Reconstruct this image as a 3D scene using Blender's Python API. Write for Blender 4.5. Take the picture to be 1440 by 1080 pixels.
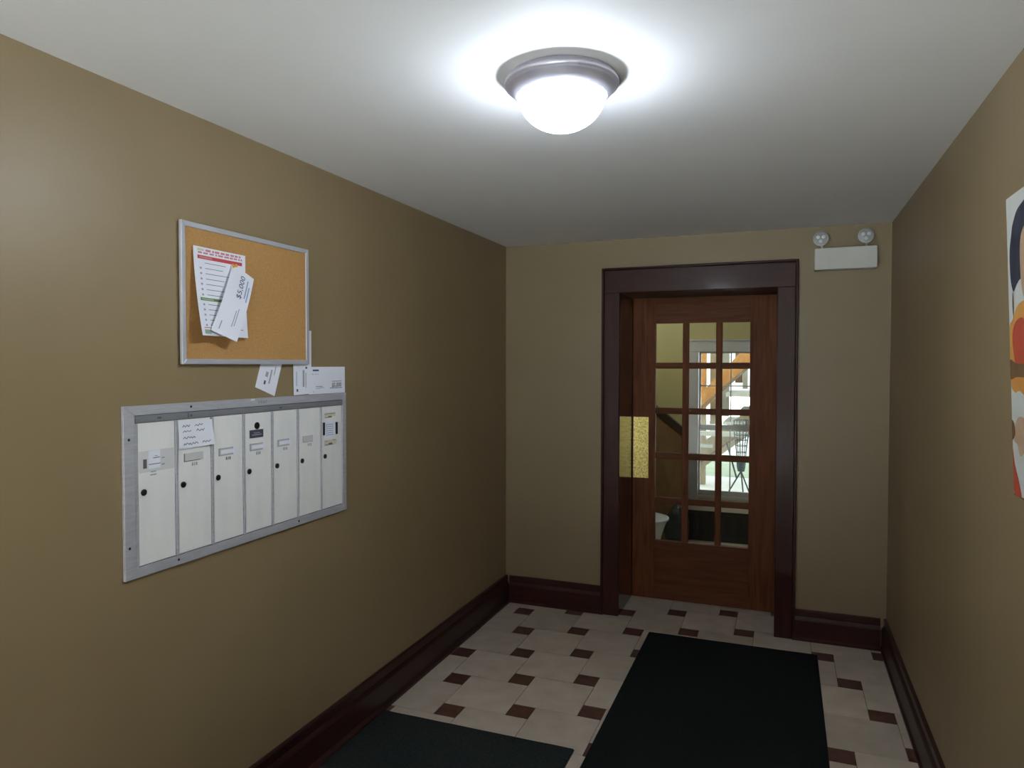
import bpy, math, random
from mathutils import Vector, Matrix
random.seed(7)
S = bpy.context.scene
for o in list(bpy.data.objects): bpy.data.objects.remove(o)
COL = S.collection

# ------------------------------------------------------------------ camera, world, exposure
F_PX, YAW, PITCH, ROLL = 988.03, 0.3705, 0.0278, 0.0007
CAMZ = 1.6
cd = bpy.data.cameras.new('camera'); cam = bpy.data.objects.new('camera', cd); COL.objects.link(cam)
cd.sensor_fit = 'HORIZONTAL'; cd.sensor_width = 36.0; cd.lens = 36.0 * F_PX / 1440.0
cd.clip_start = 0.02; cd.clip_end = 300
fw = Vector((-math.sin(YAW)*math.cos(PITCH), math.cos(YAW)*math.cos(PITCH), -math.sin(PITCH)))
rt = Vector((math.cos(YAW), math.sin(YAW), 0)); up = rt.cross(fw)
r2 = rt*math.cos(ROLL) + up*math.sin(ROLL); u2 = -rt*math.sin(ROLL) + up*math.cos(ROLL)
cam.matrix_world = Matrix(((r2.x, u2.x, -fw.x, 0), (r2.y, u2.y, -fw.y, 0), (r2.z, u2.z, -fw.z, CAMZ), (0, 0, 0, 1)))
S.camera = cam

w = bpy.data.worlds.new('overcast_sky'); S.world = w; w.use_nodes = True
bg = w.node_tree.nodes['Background']; bg.inputs[0].default_value = (0.90, 0.95, 1.0, 1); bg.inputs[1].default_value = 2.2
S.view_settings.view_transform = 'Standard'; S.view_settings.look = 'None'
S.view_settings.exposure = 0.0; S.view_settings.gamma = 1.0; S.view_settings.use_curve_mapping = False
LAMP_L = 72.0          # radiance of the glowing glass dome
HALL_FILL_W = 54.0          # unseen lamp added to brighten the stair hall

sl = bpy.data.lights.new('sun', 'SUN'); sl.energy = 46.0; sl.angle = math.radians(0.6); sl.color = (0.97, 0.98, 1.0)
sun = bpy.data.objects.new('sun', sl); COL.objects.link(sun); sun.location = (0, -10, 20); sun.rotation_euler = (math.radians(30), 0, 0)   # shines from the street side, over the roof
# room
A, B, D, H = 1.7485, 0.5434, 4.390, 2.386     # left x=-A, right x=B, back y=D, ceiling H
Y0 = -1.3                                     # wall behind the camera
DY = 4.79                                     # face of the door
FY = 6.60                                     # far wall of the stair hall
OX0, OX1, OZ = -0.973, -0.045, 2.050          # door opening between the jambs

# ------------------------------------------------------------------ helpers
def tag(o, label=None, cat=None, group=None, kind=None):
    if label: o['label'] = label
    if cat: o['category'] = cat
    if group: o['group'] = group
    if kind: o['kind'] = kind
    return o

def empty(name, loc=(0, 0, 0), parent=None):
    o = bpy.data.objects.new(name, None); COL.objects.link(o); o.location = loc; o.empty_display_size = 0.1
    if parent: o.parent = parent
    return o

class MB:
    def __init__(s): s.v = []; s.f = []; s.smooth = False
    def poly(s, pts):
        n = len(s.v); s.v += [tuple(p) for p in pts]; s.f.append(tuple(range(n, n+len(pts)))); return s
    def box(s, x0, x1, y0, y1, z0, z1):
        n = len(s.v)
        s.v += [(x, y, z) for z in (z0, z1) for y in (y0, y1) for x in (x0, x1)]
        s.f += [tuple(n+i for i in q) for q in ((0, 2, 3, 1), (4, 5, 7, 6), (0, 1, 5, 4), (2, 6, 7, 3), (0, 4, 6, 2), (1, 3, 7, 5))]
        return s
    def prism(s, pts, d):
        # pts: planar loop of 3-D points; d: extrusion vector
        n = len(s.v); k = len(pts); d = Vector(d)
        s.v += [tuple(p) for p in pts] + [tuple(Vector(p)+d) for p in pts]
        s.f.append(tuple(range(n+k-1, n-1, -1))); s.f.append(tuple(range(n+k, n+2*k)))
        for i in range(k):
            j = (i+1) % k; s.f.append((n+i, n+j, n+k+j, n+k+i))
        return s
    def lathe(s, prof, c, seg=32, axis='z'):
        n = len(s.v); m = len(prof)
        for i in range(seg):
            a = 2*math.pi*i/seg
            for r, h in prof:
                p = (r*math.cos(a), r*math.sin(a), h)
                if axis == 'x': p = (h, p[0], p[1])
                if axis == 'y': p = (p[0], h, p[1])
                s.v.append((p[0]+c[0], p[1]+c[1], p[2]+c[2]))
        for i in range(seg):
            j = (i+1) % seg
            for k in range(m-1):
                s.f.append((n+i*m+k, n+j*m+k, n+j*m+k+1, n+i*m+k+1))
        s.smooth = True
        return s
    def bar(s, p, q, w, h=None, seg=0):
        p, q = Vector(p), Vector(q); d = (q-p).normalized(); h = h or w
        u = d.cross(Vector((0, 0, 1)))
        if u.length < 1e-3: u = Vector((1, 0, 0))
        u.normalize(); v = u.cross(d)
        if seg:
            ring = [u*(w/2*math.cos(2*math.pi*i/seg)) + v*(w/2*math.sin(2*math.pi*i/seg)) for i in range(seg)]
        else:
            ring = [u*w/2+v*h/2, -u*w/2+v*h/2, -u*w/2-v*h/2, u*w/2-v*h/2]
        return s.prism([p+r for r in ring], q-p)
    def build(s, name, mat, parent=None, bevel=0, smooth=None):
        me = bpy.data.meshes.new(name); me.from_pydata(s.v, [], s.f); me.validate(); me.update()
        import bmesh
        b = bmesh.new(); b.from_mesh(me); bmesh.ops.remove_doubles(b, verts=b.verts, dist=1e-6); bmesh.ops.recalc_face_normals(b, faces=b.faces)
        b.to_mesh(me); b.free()
        o = bpy.data.objects.new(name, me); COL.objects.link(o)
        if mat: me.materials.append(mat)
        sm = s.smooth if smooth is None else smooth
        if sm:
            me.polygons.foreach_set('use_smooth', [True]*len(me.polygons))
            me.set_sharp_from_angle(angle=math.radians(40))
        if parent:
            o.parent = parent
            o.matrix_parent_inverse = Matrix.Translation(-Vector(parent.location)) if parent.parent is None else Matrix.Identity(4)
            if parent.parent is not None:
                # parent mesh built in world coordinates: cancel its chain
                t = Vector((0, 0, 0)); p = parent
                while p is not None: t += Vector(p.location) + p.matrix_parent_inverse.translation; p = p.parent
                o.matrix_parent_inverse = Matrix.Translation(-t)
        if bevel:
            m = o.modifiers.new('bevel', 'BEVEL'); m.width = bevel; m.segments = 2; m.limit_method = 'ANGLE'
        return o

def mesh_into(v, f):
    m = MB(); m.v = list(v); m.f = list(f); return m

def mat(name, col, rough=0.5, metal=0.0, spec=0.5, coat=0.0):
    m = bpy.data.materials.new(name); m.use_nodes = True
    b = m.node_tree.nodes['Principled BSDF']
    b.inputs['Base Color'].default_value = (*col, 1); b.inputs['Roughness'].default_value = rough
    b.inputs['Metallic'].default_value = metal; b.inputs['Specular IOR Level'].default_value = spec
    b.inputs['Coat Weight'].default_value = coat; b.inputs['Coat Roughness'].default_value = 0.12
    return m

def nodes(m): return m.node_tree.nodes, m.node_tree.links, m.node_tree.nodes['Principled BSDF']

def vary(m, c0, c1, scale=(1, 1, 1), nscale=5.0, detail=4, rough=0.5, lo=0.3, hi=0.7, distort=0.0):
    N, L, b = nodes(m)
    tc = N.new('ShaderNodeTexCoord'); mp = N.new('ShaderNodeMapping'); mp.inputs['Scale'].default_value = scale
    L.new(tc.outputs['Object'], mp.inputs['Vector'])
    nz = N.new('ShaderNodeTexNoise'); nz.inputs['Scale'].default_value = nscale; nz.inputs['Detail'].default_value = detail
    nz.inputs['Roughness'].default_value = rough; nz.inputs['Distortion'].default_value = distort
    L.new(mp.outputs[0], nz.inputs['Vector'])
    cr = N.new('ShaderNodeValToRGB'); cr.color_ramp.elements[0].position = lo; cr.color_ramp.elements[1].position = hi
    cr.color_ramp.elements[0].color = (*c0, 1); cr.color_ramp.elements[1].color = (*c1, 1)
    L.new(nz.outputs['Fac'], cr.inputs[0]); L.new(cr.outputs[0], b.inputs['Base Color'])
    return nz, cr, mp, tc

def bump(m, nscale, strength, dist=0.002, detail=3, scale=(1, 1, 1), voronoi=False):
    N, L, b = nodes(m)
    tc = N.new('ShaderNodeTexCoord'); mp = N.new('ShaderNodeMapping'); mp.inputs['Scale'].default_value = scale
    L.new(tc.outputs['Object'], mp.inputs['Vector'])
    if voronoi:
        nz = N.new('ShaderNodeTexVoronoi'); nz.inputs['Scale'].default_value = nscale; out = nz.outputs['Distance']
    else:
        nz = N.new('ShaderNodeTexNoise'); nz.inputs['Scale'].default_value = nscale; nz.inputs['Detail'].default_value = detail; out = nz.outputs['Fac']
    L.new(mp.outputs[0], nz.inputs['Vector'])
    bp = N.new('ShaderNodeBump'); bp.inputs['Strength'].default_value = strength; bp.inputs['Distance'].default_value = dist
    L.new(out, bp.inputs['Height']); L.new(bp.outputs[0], b.inputs['Normal'])

# ------------------------------------------------------------------ materials
M = {}
M['wall'] = mat('tan_wall_paint', (0.27, 0.205, 0.118), 0.42, spec=0.5)
vary(M['wall'], (0.268, 0.198, 0.106), (0.288, 0.214, 0.117), nscale=3.0); bump(M['wall'], 260, 0.12, 0.0008)
M['wall_back'] = mat('olive_wall_paint', (0.27, 0.23, 0.13), 0.45)
vary(M['wall_back'], (0.275, 0.218, 0.128), (0.292, 0.234, 0.138), nscale=3.0); bump(M['wall_back'], 260, 0.12, 0.0008)
M['hall_wall'] = mat('hall_olive_paint', (0.36, 0.33, 0.16), 0.5)
vary(M['hall_wall'], (0.35, 0.32, 0.15), (0.38, 0.35, 0.17), nscale=3.0)
M['ceiling'] = mat('white_ceiling_paint', (0.80, 0.81, 0.82), 0.7)
vary(M['ceiling'], (0.79, 0.80, 0.81), (0.82, 0.83, 0.84), nscale=2.0); bump(M['ceiling'], 180, 0.15, 0.001)
M['brick'] = mat('dark_red_brick', (0.10, 0.05, 0.04), 0.9); vary(M['brick'], (0.08, 0.04, 0.03), (0.13, 0.065, 0.05), scale=(1, 1, 4), nscale=6)
M['plaster'] = mat('plain_plaster', (0.5, 0.48, 0.42), 0.8)
vary(M['plaster'], (0.48, 0.46, 0.40), (0.52, 0.5, 0.44), nscale=4)

def wood(name, c0, c1, rough, coat, scale=(14, 14, 1.2), ns=3.0, spec=0.3):
    m = mat(name, c0, rough, coat=coat, spec=spec); vary(m, c0, c1, scale=scale, nscale=ns, detail=6, lo=0.25, hi=0.75, distort=0.6)
    return m
M['dark_wood'] = wood('dark_mahogany_vertical', (0.030, 0.008, 0.007), (0.052, 0.015, 0.012), 0.42, 0.04)
M['dark_wood_x'] = wood('dark_mahogany_along_x', (0.030, 0.008, 0.007), (0.052, 0.015, 0.012), 0.40, 0.05, (1.2, 14, 14))
M['dark_wood_y'] = wood('dark_mahogany_along_y', (0.022, 0.007, 0.007), (0.040, 0.013, 0.011), 0.4, 0.2, (14, 1.2, 14))
M['door_wood'] = wood('brown_door_wood', (0.105, 0.036, 0.017), (0.22, 0.076, 0.03), 0.55, 0.0, spec=0.15)
M['jamb_wood'] = wood('varnished_jamb', (0.030, 0.008, 0.007), (0.046, 0.013, 0.011), 0.14, 0.6, (14, 14, 1.2), 3.0, 0.6)
M['door_wood_x'] = wood('brown_door_wood_along_x', (0.105, 0.038, 0.018), (0.18, 0.068, 0.03), 0.55, 0.0, (1.2, 14, 14), spec=0.15)
M['stair_wood'] = wood('dark_stair_wood', (0.022, 0.012, 0.007), (0.035, 0.02, 0.012), 0.5, 0.0, (3, 3, 3))
M['stair_panel'] = wood('brown_stair_panel', (0.12, 0.07, 0.03), (0.18, 0.11, 0.05), 0.6, 0.0, (3, 3, 1))

M['tile'] = mat('cream_floor_tile', (0.55, 0.47, 0.38), 0.38)
nz, cr, mp, tc = vary(M['tile'], (0.46, 0.39, 0.32), (0.57, 0.495, 0.415), nscale=9, detail=6)
N, L, b_ = nodes(M['tile'])
oi = N.new('ShaderNodeObjectInfo'); add = N.new('ShaderNodeMix'); add.data_type = 'RGBA'; add.blend_type = 'MULTIPLY'; add.inputs[0].default_value = 1.0
mr = N.new('ShaderNodeMapRange'); mr.inputs['To Min'].default_value = 0.88; mr.inputs['To Max'].default_value = 1.06
L.new(oi.outputs['Random'], mr.inputs[0]); L.new(cr.outputs[0], add.inputs[6]); L.new(mr.outputs[0], add.inputs[7]); L.new(add.outputs[2], b_.inputs['Base Color'])
va = N.new('ShaderNodeVectorMath'); va.operation = 'ADD'; L.new(tc.outputs['Object'], va.inputs[0]); L.new(oi.outputs['Location'], va.inputs[1]); L.new(va.outputs[0], mp.inputs['Vector'])
M['tile_brown'] = mat('brown_inset_tile', (0.075, 0.035, 0.028), 0.35)
nz, cr, mp, tc = vary(M['tile_brown'], (0.070, 0.026, 0.020), (0.120, 0.048, 0.036), nscale=30, detail=5)
N, L, b_ = nodes(M['tile_brown'])
oi = N.new('ShaderNodeObjectInfo'); va = N.new('ShaderNodeVectorMath'); va.operation = 'ADD'
L.new(tc.outputs['Object'], va.inputs[0]); L.new(oi.outputs['Location'], va.inputs[1]); L.new(va.outputs[0], mp.inputs['Vector'])
M['grout'] = mat('dark_grout', (0.13, 0.10, 0.08), 0.9); vary(M['grout'], (0.11, 0.085, 0.065), (0.16, 0.12, 0.10), nscale=40)
M['mat'] = mat('black_carpet_mat', (0.012, 0.013, 0.013), 0.95, spec=0.1)
vary(M['mat'], (0.007, 0.009, 0.009), (0.016, 0.019, 0.019), nscale=120, detail=3); bump(M['mat'], 500, 0.9, 0.003)
M['mat2'] = mat('charcoal_carpet_mat', (0.02, 0.023, 0.022), 0.95, spec=0.1)
vary(M['mat2'], (0.014, 0.018, 0.018), (0.030, 0.035, 0.034), nscale=90, detail=4); bump(M['mat2'], 500, 0.9, 0.003)
M['rubber'] = mat('black_rubber', (0.008, 0.008, 0.009), 0.7)

M['alum'] = mat('grey_brushed_aluminium', (0.50, 0.51, 0.54), 0.45, metal=0.35)
vary(M['alum'], (0.50, 0.51, 0.56), (0.60, 0.61, 0.66), scale=(1, 3, 30), nscale=6)
M['alum_dark'] = mat('darker_grey_aluminium', (0.26, 0.27, 0.29), 0.5, metal=0.3); vary(M['alum_dark'], (0.23, 0.24, 0.26), (0.30, 0.31, 0.33), scale=(1, 2, 30), nscale=6)
M['mail_door'] = mat('satin_pale_mailbox_metal', (0.80, 0.80, 0.78), 0.35, metal=0.0)
vary(M['mail_door'], (0.80, 0.81, 0.80), (0.86, 0.86, 0.84), scale=(6, 6, 1), nscale=4)
M['seam'] = mat('dark_seam', (0.10, 0.10, 0.11), 0.7)
M['lock'] = mat('dark_bronze_lock', (0.06, 0.055, 0.05), 0.35, metal=0.8)
M['black'] = mat('black_plastic', (0.012, 0.012, 0.016), 0.5)
M['plaque'] = mat('dark_blue_grey_plaque', (0.05, 0.052, 0.075), 0.5); vary(M['plaque'], (0.035, 0.036, 0.055), (0.10, 0.105, 0.14), scale=(1, 6, 30), nscale=14)
M['holder'] = mat('clear_plastic_holder', (0.62, 0.63, 0.62), 0.2)
M['ink'] = mat('grey_ink', (0.16, 0.17, 0.2), 0.8)
M['ink_light'] = mat('faint_grey_print', (0.36, 0.38, 0.44), 0.8)
M['ink_navy'] = mat('navy_print', (0.07, 0.09, 0.2), 0.8)
M['ink_blue'] = mat('pale_blue_print', (0.3, 0.4, 0.58), 0.8)
M['red'] = mat('red_print', (0.58, 0.06, 0.075), 0.7)
M['pink'] = mat('faded_red_print', (0.62, 0.25, 0.27), 0.7)
M['green'] = mat('green_print', (0.16, 0.27, 0.08), 0.7)
M['palegreen'] = mat('pale_green_print', (0.35, 0.48, 0.34), 0.7)
M['orange'] = mat('orange_plastic', (0.75, 0.38, 0.06), 0.4)
M['paper'] = mat('white_paper', (0.78, 0.80, 0.88), 0.75); vary(M['paper'], (0.80, 0.82, 0.90), (0.83, 0.85, 0.93), nscale=5)
M['paper_warm'] = mat('yellowed_tape', (0.66, 0.62, 0.48), 0.5)
M['tape'] = mat('cloudy_tape', (0.70, 0.71, 0.71), 0.25)
M['cork'] = mat('cork', (0.45, 0.25, 0.09), 0.85, spec=0.2)
vary(M['cork'], (0.42, 0.225, 0.08), (0.52, 0.295, 0.112), nscale=220, detail=4, lo=0.3, hi=0.7); bump(M['cork'], 300, 0.4, 0.001)
M['frame_alum'] = mat('silver_board_frame', (0.60, 0.62, 0.68), 0.35, metal=0.4)
vary(M['frame_alum'], (0.56, 0.58, 0.64), (0.63, 0.65, 0.71), nscale=9)
M['brass'] = mat('pitted_brass', (0.85, 0.68, 0.20), 0.36, metal=1.0)
vary(M['brass'], (0.60, 0.48, 0.12), (0.98, 0.83, 0.34), nscale=90, detail=5, lo=0.35, hi=0.6); bump(M['brass'], 160, 0.8, 0.003)
M['nickel'] = mat('brushed_pewter_metal', (0.5, 0.49, 0.55), 0.42, metal=0.7)
vary(M['nickel'], (0.47, 0.46, 0.53), (0.53, 0.52, 0.58), nscale=20)
M['white_plastic'] = mat('white_plastic_housing', (0.66, 0.67, 0.65), 0.45); vary(M['white_plastic'], (0.64, 0.65, 0.63), (0.68, 0.69, 0.67), nscale=8)
M['chrome_ring'] = mat('pale_lamp_ring', (0.62, 0.62, 0.60), 0.3, metal=0.3)
M['reflector'] = mat('silvery_reflector', (0.36, 0.38, 0.40), 0.4, metal=0.3)
M['led'] = mat('clear_led_lens', (0.85, 0.88, 0.88), 0.1)
M['window_white'] = mat('grey_white_window_paint', (0.42, 0.43, 0.45), 0.5); vary(M['window_white'], (0.40, 0.41, 0.43), (0.45, 0.46, 0.48), nscale=5)
M['window_sill'] = mat('pale_sill_paint', (0.62, 0.58, 0.52), 0.5)
M['dark_metal'] = mat('dark_radiator_paint', (0.022, 0.023, 0.02), 0.6)
M['pale_bucket'] = mat('pale_blue_plastic', (0.62, 0.70, 0.78), 0.4)
M['bag'] = mat('black_bag_plastic', (0.014, 0.018, 0.019), 0.4); bump(M['bag'], 12, 0.8, 0.02)
M['concrete'] = mat('bright_concrete', (0.82, 0.82, 0.82), 0.9); vary(M['concrete'], (0.78, 0.78, 0.78), (0.86, 0.86, 0.86), nscale=3)
M['lawn'] = mat('pale_lawn', (0.20, 0.27, 0.17), 0.95); vary(M['lawn'], (0.34, 0.42, 0.30), (0.46, 0.52, 0.42), nscale=3, detail=6)
M['orange_wood'] = wood('orange_cedar', (0.42, 0.19, 0.065), (0.56, 0.29, 0.11), 0.7, 0, (6, 6, 2))
M['tan_wood'] = wood('weathered_tan_wood', (0.32, 0.27, 0.20), (0.42, 0.36, 0.27), 0.8, 0, (6, 6, 2))
M['brown_wood'] = wood('brown_outdoor_wood', (0.17, 0.12, 0.085), (0.25, 0.18, 0.13), 0.8, 0, (6, 6, 2))
M['pale_wood'] = wood('pale_grey_wood', (0.38, 0.39, 0.36), (0.48, 0.49, 0.46), 0.8, 0, (6, 6, 2))
M['wire'] = mat('dark_wire', (0.05, 0.06, 0.075), 0.5, metal=0.5)

def glass_mat(name, tint, refl=0.5):
    m = bpy.data.materials.new(name); m.use_nodes = True; N = m.node_tree.nodes; L = m.node_tree.links
    for n in list(N): N.remove(n)
    out = N.new('ShaderNodeOutputMaterial'); mx = N.new('ShaderNodeMixShader'); tr = N.new('ShaderNodeBsdfTransparent'); gl = N.new('ShaderNodeBsdfGlossy')
    fr = N.new('ShaderNodeFresnel'); fr.inputs[0].default_value = 1.15; tr.inputs[0].default_value = (*tint, 1); gl.inputs['Roughness'].default_value = 0.03
    L.new(fr.outputs[0], mx.inputs[0]); L.new(tr.outputs[0], mx.inputs[1]); L.new(gl.outputs[0], mx.inputs[2]); L.new(mx.outputs[0], out.inputs[0])
    return m
M['glass'] = glass_mat('clear_glass', (0.95, 0.97, 0.95))

M['glow'] = bpy.data.materials.new('glowing_frosted_glass'); M['glow'].use_nodes = True
N, L, b_ = nodes(M['glow'])
b_.inputs['Base Color'].default_value = (0.9, 0.9, 0.9, 1); b_.inputs['Emission Color'].default_value = (0.80, 0.89, 1.0, 1); b_.inputs['Emission Strength'].default_value = LAMP_L

def st(name, mb, m, parent=None, bevel=0):
    o = mb.build(name, m, parent, bevel)
    if parent is None: o['kind'] = 'structure'
    return o

# ------------------------------------------------------------------ setting: corridor shell
T = 0.15
st('wall_left', MB().box(-A-T, -A, Y0-T, D, -0.1, H), M['wall'])
st('wall_right', MB().box(B, B+T, Y0-T, D, -0.1, H), M['wall'])
WB = 0.44
wb = MB().box(-A-T, OX0-0.02, D, D+WB, -0.1, H).box(OX1+0.02, B+T, D, D+WB, -0.1, H).box(OX0-0.02, OX1+0.02, D, D+WB, OZ+0.02, H)
st('wall_back', wb, M['wall_back'])
EX0, EX1, EZ1 = -1.50, 0.35, 2.20     # street entrance behind the camera
st('wall_front', MB().box(-A-T, EX0, Y0-T, Y0, -0.1, H).box(EX1, B+T, Y0-T, Y0, -0.1, H).box(EX0, EX1, Y0-T, Y0, EZ1, H), M['wall'])
ed = tag(empty('door_2', (EX0, Y0-0.08, 0)), kind='structure')
for ex in (EX0, (EX0+EX1)/2):
    e0, e1 = ex+0.002, ex+(EX1-EX0)/2-0.002
    MB().box(e0, e0+0.08, Y0-0.10, Y0-0.06, 0.005, EZ1-0.004).build('stile', M['dark_wood'], ed, 0.002)
    MB().box(e1-0.08, e1, Y0-0.10, Y0-0.06, 0.005, EZ1-0.004).build('stile', M['dark_wood'], ed, 0.002)
    MB().box(e0+0.08, e1-0.08, Y0-0.10, Y0-0.06, 0.005, 0.16).build('bottom_rail', M['dark_wood_x'], ed, 0.002)
    MB().box(e0+0.08, e1-0.08, Y0-0.10, Y0-0.06, EZ1-0.09, EZ1-0.004).build('top_rail', M['dark_wood_x'], ed, 0.002)
    MB().box(e0+0.08, e1-0.08, Y0-0.083, Y0-0.079, 0.16, EZ1-0.09).build('pane', M['glass'], ed)
# street side: pavement, and unseen boxes added to block sun and sky
st('ground', MB().box(-14, 14, -15.9, Y0-T, -0.25, -0.02), M['concrete'])
st('sun_block_canopy', MB().box(-2.6, 1.4, -2.90, Y0-T, 2.5, 2.62), M['plaster'])  # unseen slab added to keep direct sun and sky out of the entrance
st('sun_block_upper', MB().box(-4.0, 3.5, Y0-T, FY+0.2, H+0.26, 24.0), M['plaster'])  # unseen block, its height set to shade the yard behind from the sun
st('sky_block_opposite', MB().box(-14, 14, -17, -16, -0.2, 6.0), M['brick'])  # unseen dark wall added to hide the low sky from the entrance
st('ceiling', MB().box(-A-T, B+T, Y0-T, D+WB, H, H+0.15), M['ceiling'])

floor = st('floor', MB().box(-A, B, Y0, D, -0.10, -0.0018).box(OX0-0.02, OX1+0.02, D, DY+0.04, -0.10, -0.0018), M['grout'])

# pinwheel tiling: lattice (s,t),(t,-s)
s_, t_ = 0.310, 0.110
O0 = (-1.506, 3.982)
MATS = [(-0.742, 0.184, 0.6, 4.163), (-1.70, -0.797, 0.5, 2.770)]
def clip(poly, x0, x1, y0, y1):
    def cut(P, ax, v, keep_less):
        out = []
        for i in range(len(P)):
            a, b = P[i], P[(i+1) % len(P)]
            ia = (a[ax] <= v) if keep_less else (a[ax] >= v); ib = (b[ax] <= v) if keep_less else (b[ax] >= v)
            if ia: out.append(a)
            if ia != ib:
                t = (v-a[ax])/(b[ax]-a[ax]); out.append((a[0]+t*(b[0]-a[0]), a[1]+t*(b[1]-a[1])))
        return out
    for ax, v, k in ((0, x0, False), (0, x1, True), (1, y0, False), (1, y1, True)):
        poly = cut(poly, ax, v, k)
        if len(poly) < 3: return []
    return poly
G = 0.0014
shared = {}
def tile_piece(x0, x1, y0, y1, kind):
    x0 += G; x1 -= G; y0 += G; y1 -= G
    regs = [(-A, B, 1.0, D), (OX0, OX1, D, DY+0.03)]
    for (mx0, mx1, my0, my1) in MATS:
        if x0 > mx0+0.01 and x1 < mx1-0.01 and y0 > my0 and y1 < my1-0.01: return
    R = (x0, y0, x1, y1)
    m = M['tile'] if kind == 'tile' else M['tile_brown']
    z0, z1 = -0.0018, 0.0
    full = x0 > -A and x1 < B and y0 > 1.0 and y1 < D
    full = full or (x0 > OX0 and x1 < OX1 and y0 > 1.0 and y1 < DY+0.03)
    w_, h_ = x1-x0, y1-y0
    def add(pts):
        cx = sum(p[0] for p in pts)/len(pts); cy = sum(p[1] for p in pts)/len(pts)
        key = kind if full else None
        if key in shared and full:
            o = bpy.data.objects.new(kind, shared[key]); COL.objects.link(o)
        else:
            o = MB().prism([(p[0]-cx, p[1]-cy, z0) for p in pts], (0, 0, z1-z0)).build(kind, m)
            if full: shared[key] = o.data
        o.location = (cx, cy, 0); o.parent = floor
    if full:
        add([(x0, y0), (x1, y0), (x1, y1), (x0, y1)]); return
    # pieces cut at walls; the doorway and the room join through the opening
    segs = []
    p = clip([(x0, y0), (x1, y0), (x1, y1), (x0, y1)], -A, B, 1.0, D)
    q = clip([(x0, y0), (x1, y0), (x1, y1), (x0, y1)], OX0, OX1, D, DY+0.03)
    if p and q:
        ax0, ax1 = max(x0, -A), min(x1, B); qx0, qx1 = max(x0, OX0), min(x1, OX1); qy = min(y1, DY+0.03)
        pts = [(ax0, max(y0, 1.0)), (ax1, max(y0, 1.0)), (ax1, D)]
        if qx1 < ax1-1e-6: pts.append((qx1, D))
        pts += [(qx1, qy), (qx0, qy)]
        if qx0 > ax0+1e-6: pts.append((qx0, D))
        pts.append((ax0, D))
        out = []
        for a in pts:
            if not out or (abs(a[0]-out[-1][0])+abs(a[1]-out[-1][1])) > 1e-6: out.append(a)
        add(out)
    elif p or q:
        pp = p or q
        if (max(a[0] for a in pp)-min(a[0] for a in pp)) > 0.004 and (max(a[1] for a in pp)-min(a[1] for a in pp)) > 0.004: add(pp)
for i in range(-14, 16):
    for j in range(-14, 16):
        x = O0[0]+i*s_+j*t_; y = O0[1]+i*t_-j*s_
        if -2.3 < x < 0.9 and 0.4 < y < 5.3:
            tile_piece(x, x+t_, y-t_, y, 'inset_tile')
            tile_piece(x+t_, x+t_+s_, y-t_-(s_-t_), y, 'tile')

# baseboards
HB = 0.178
PROF = [(0, 0), (0.030, 0), (0.030, 0.012), (0.022, 0.020), (0.022, HB-0.062), (0.0195, HB-0.055), (0.012, HB-0.040), (0.014, HB-0.034), (0.014, HB-0.006), (0.009, HB), (0, HB)]
def base_run(p, q, n, foot=0.030):   # p->q along the wall, n = outward normal
    p, q, n = Vector(p), Vector(q), Vector(n)
    return MB().prism([p + n*a + Vector((0, 0, b)) for a, b in [(foot if a == 0.030 else a, b) for a, b in PROF]], q-p)
st('baseboard_left', base_run((-A, Y0, 0), (-A, D, 0), (1, 0, 0), 0.041), M['dark_wood_y'])
st('baseboard_right', base_run((B, Y0, 0), (B, D, 0), (-1, 0, 0)), M['dark_wood_y'])
bb = tag(empty('baseboard_back', (-1.4, D, 0)), kind='structure')
base_run((-A+0.03, D, 0), (-1.086, D, 0), (0, -1, 0)).build('board', M['dark_wood_x'], bb)
base_run((0.068, D, 0), (B-0.03, D, 0), (0, -1, 0)).build('board', M['dark_wood_x'], bb)

# door casing and jambs
tr = tag(empty('trim_1', (OX0, D, 0)), kind='structure')
CF = D-0.024   # casing face
def casing(x0, x1, z0, z1, outer):
    m = MB().box(x0, x1, CF, D, z0, z1)
    return m
casing(-1.071, OX0, 0, OZ, 0).build('side_casing', M['dark_wood'], tr, 0.003)
casing(OX1, 0.054, 0, OZ, 0).build('side_casing', M['dark_wood'], tr, 0.003)
casing(-1.071, 0.054, OZ+0.0005, 2.192, 0).build('head_casing', M['dark_wood_x'], tr, 0.003)
MB().box(-1.086, -1.0712, CF-0.012, D, 0, 2.206).build('back_band', M['dark_wood'], tr, 0.004)
MB().box(0.0542, 0.068, CF-0.012, D, 0, 2.206).build('back_band', M['dark_wood'], tr, 0.004)
MB().box(-1.071, 0.054, CF-0.012, D, 2.1925, 2.206).build('back_band', M['dark_wood_x'], tr, 0.004)
MB().box(OX0-0.02, OX0, D, D+WB, 0, OZ).build('jamb', M['jamb_wood'], tr)
MB().box(OX1, OX1+0.02, D, D+WB, 0, OZ).build('jamb', M['jamb_wood'], tr)
MB().box(OX0-0.02, OX1+0.02, D, D+WB, OZ, OZ+0.02).build('jamb', M['dark_wood_x'], tr)

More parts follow.
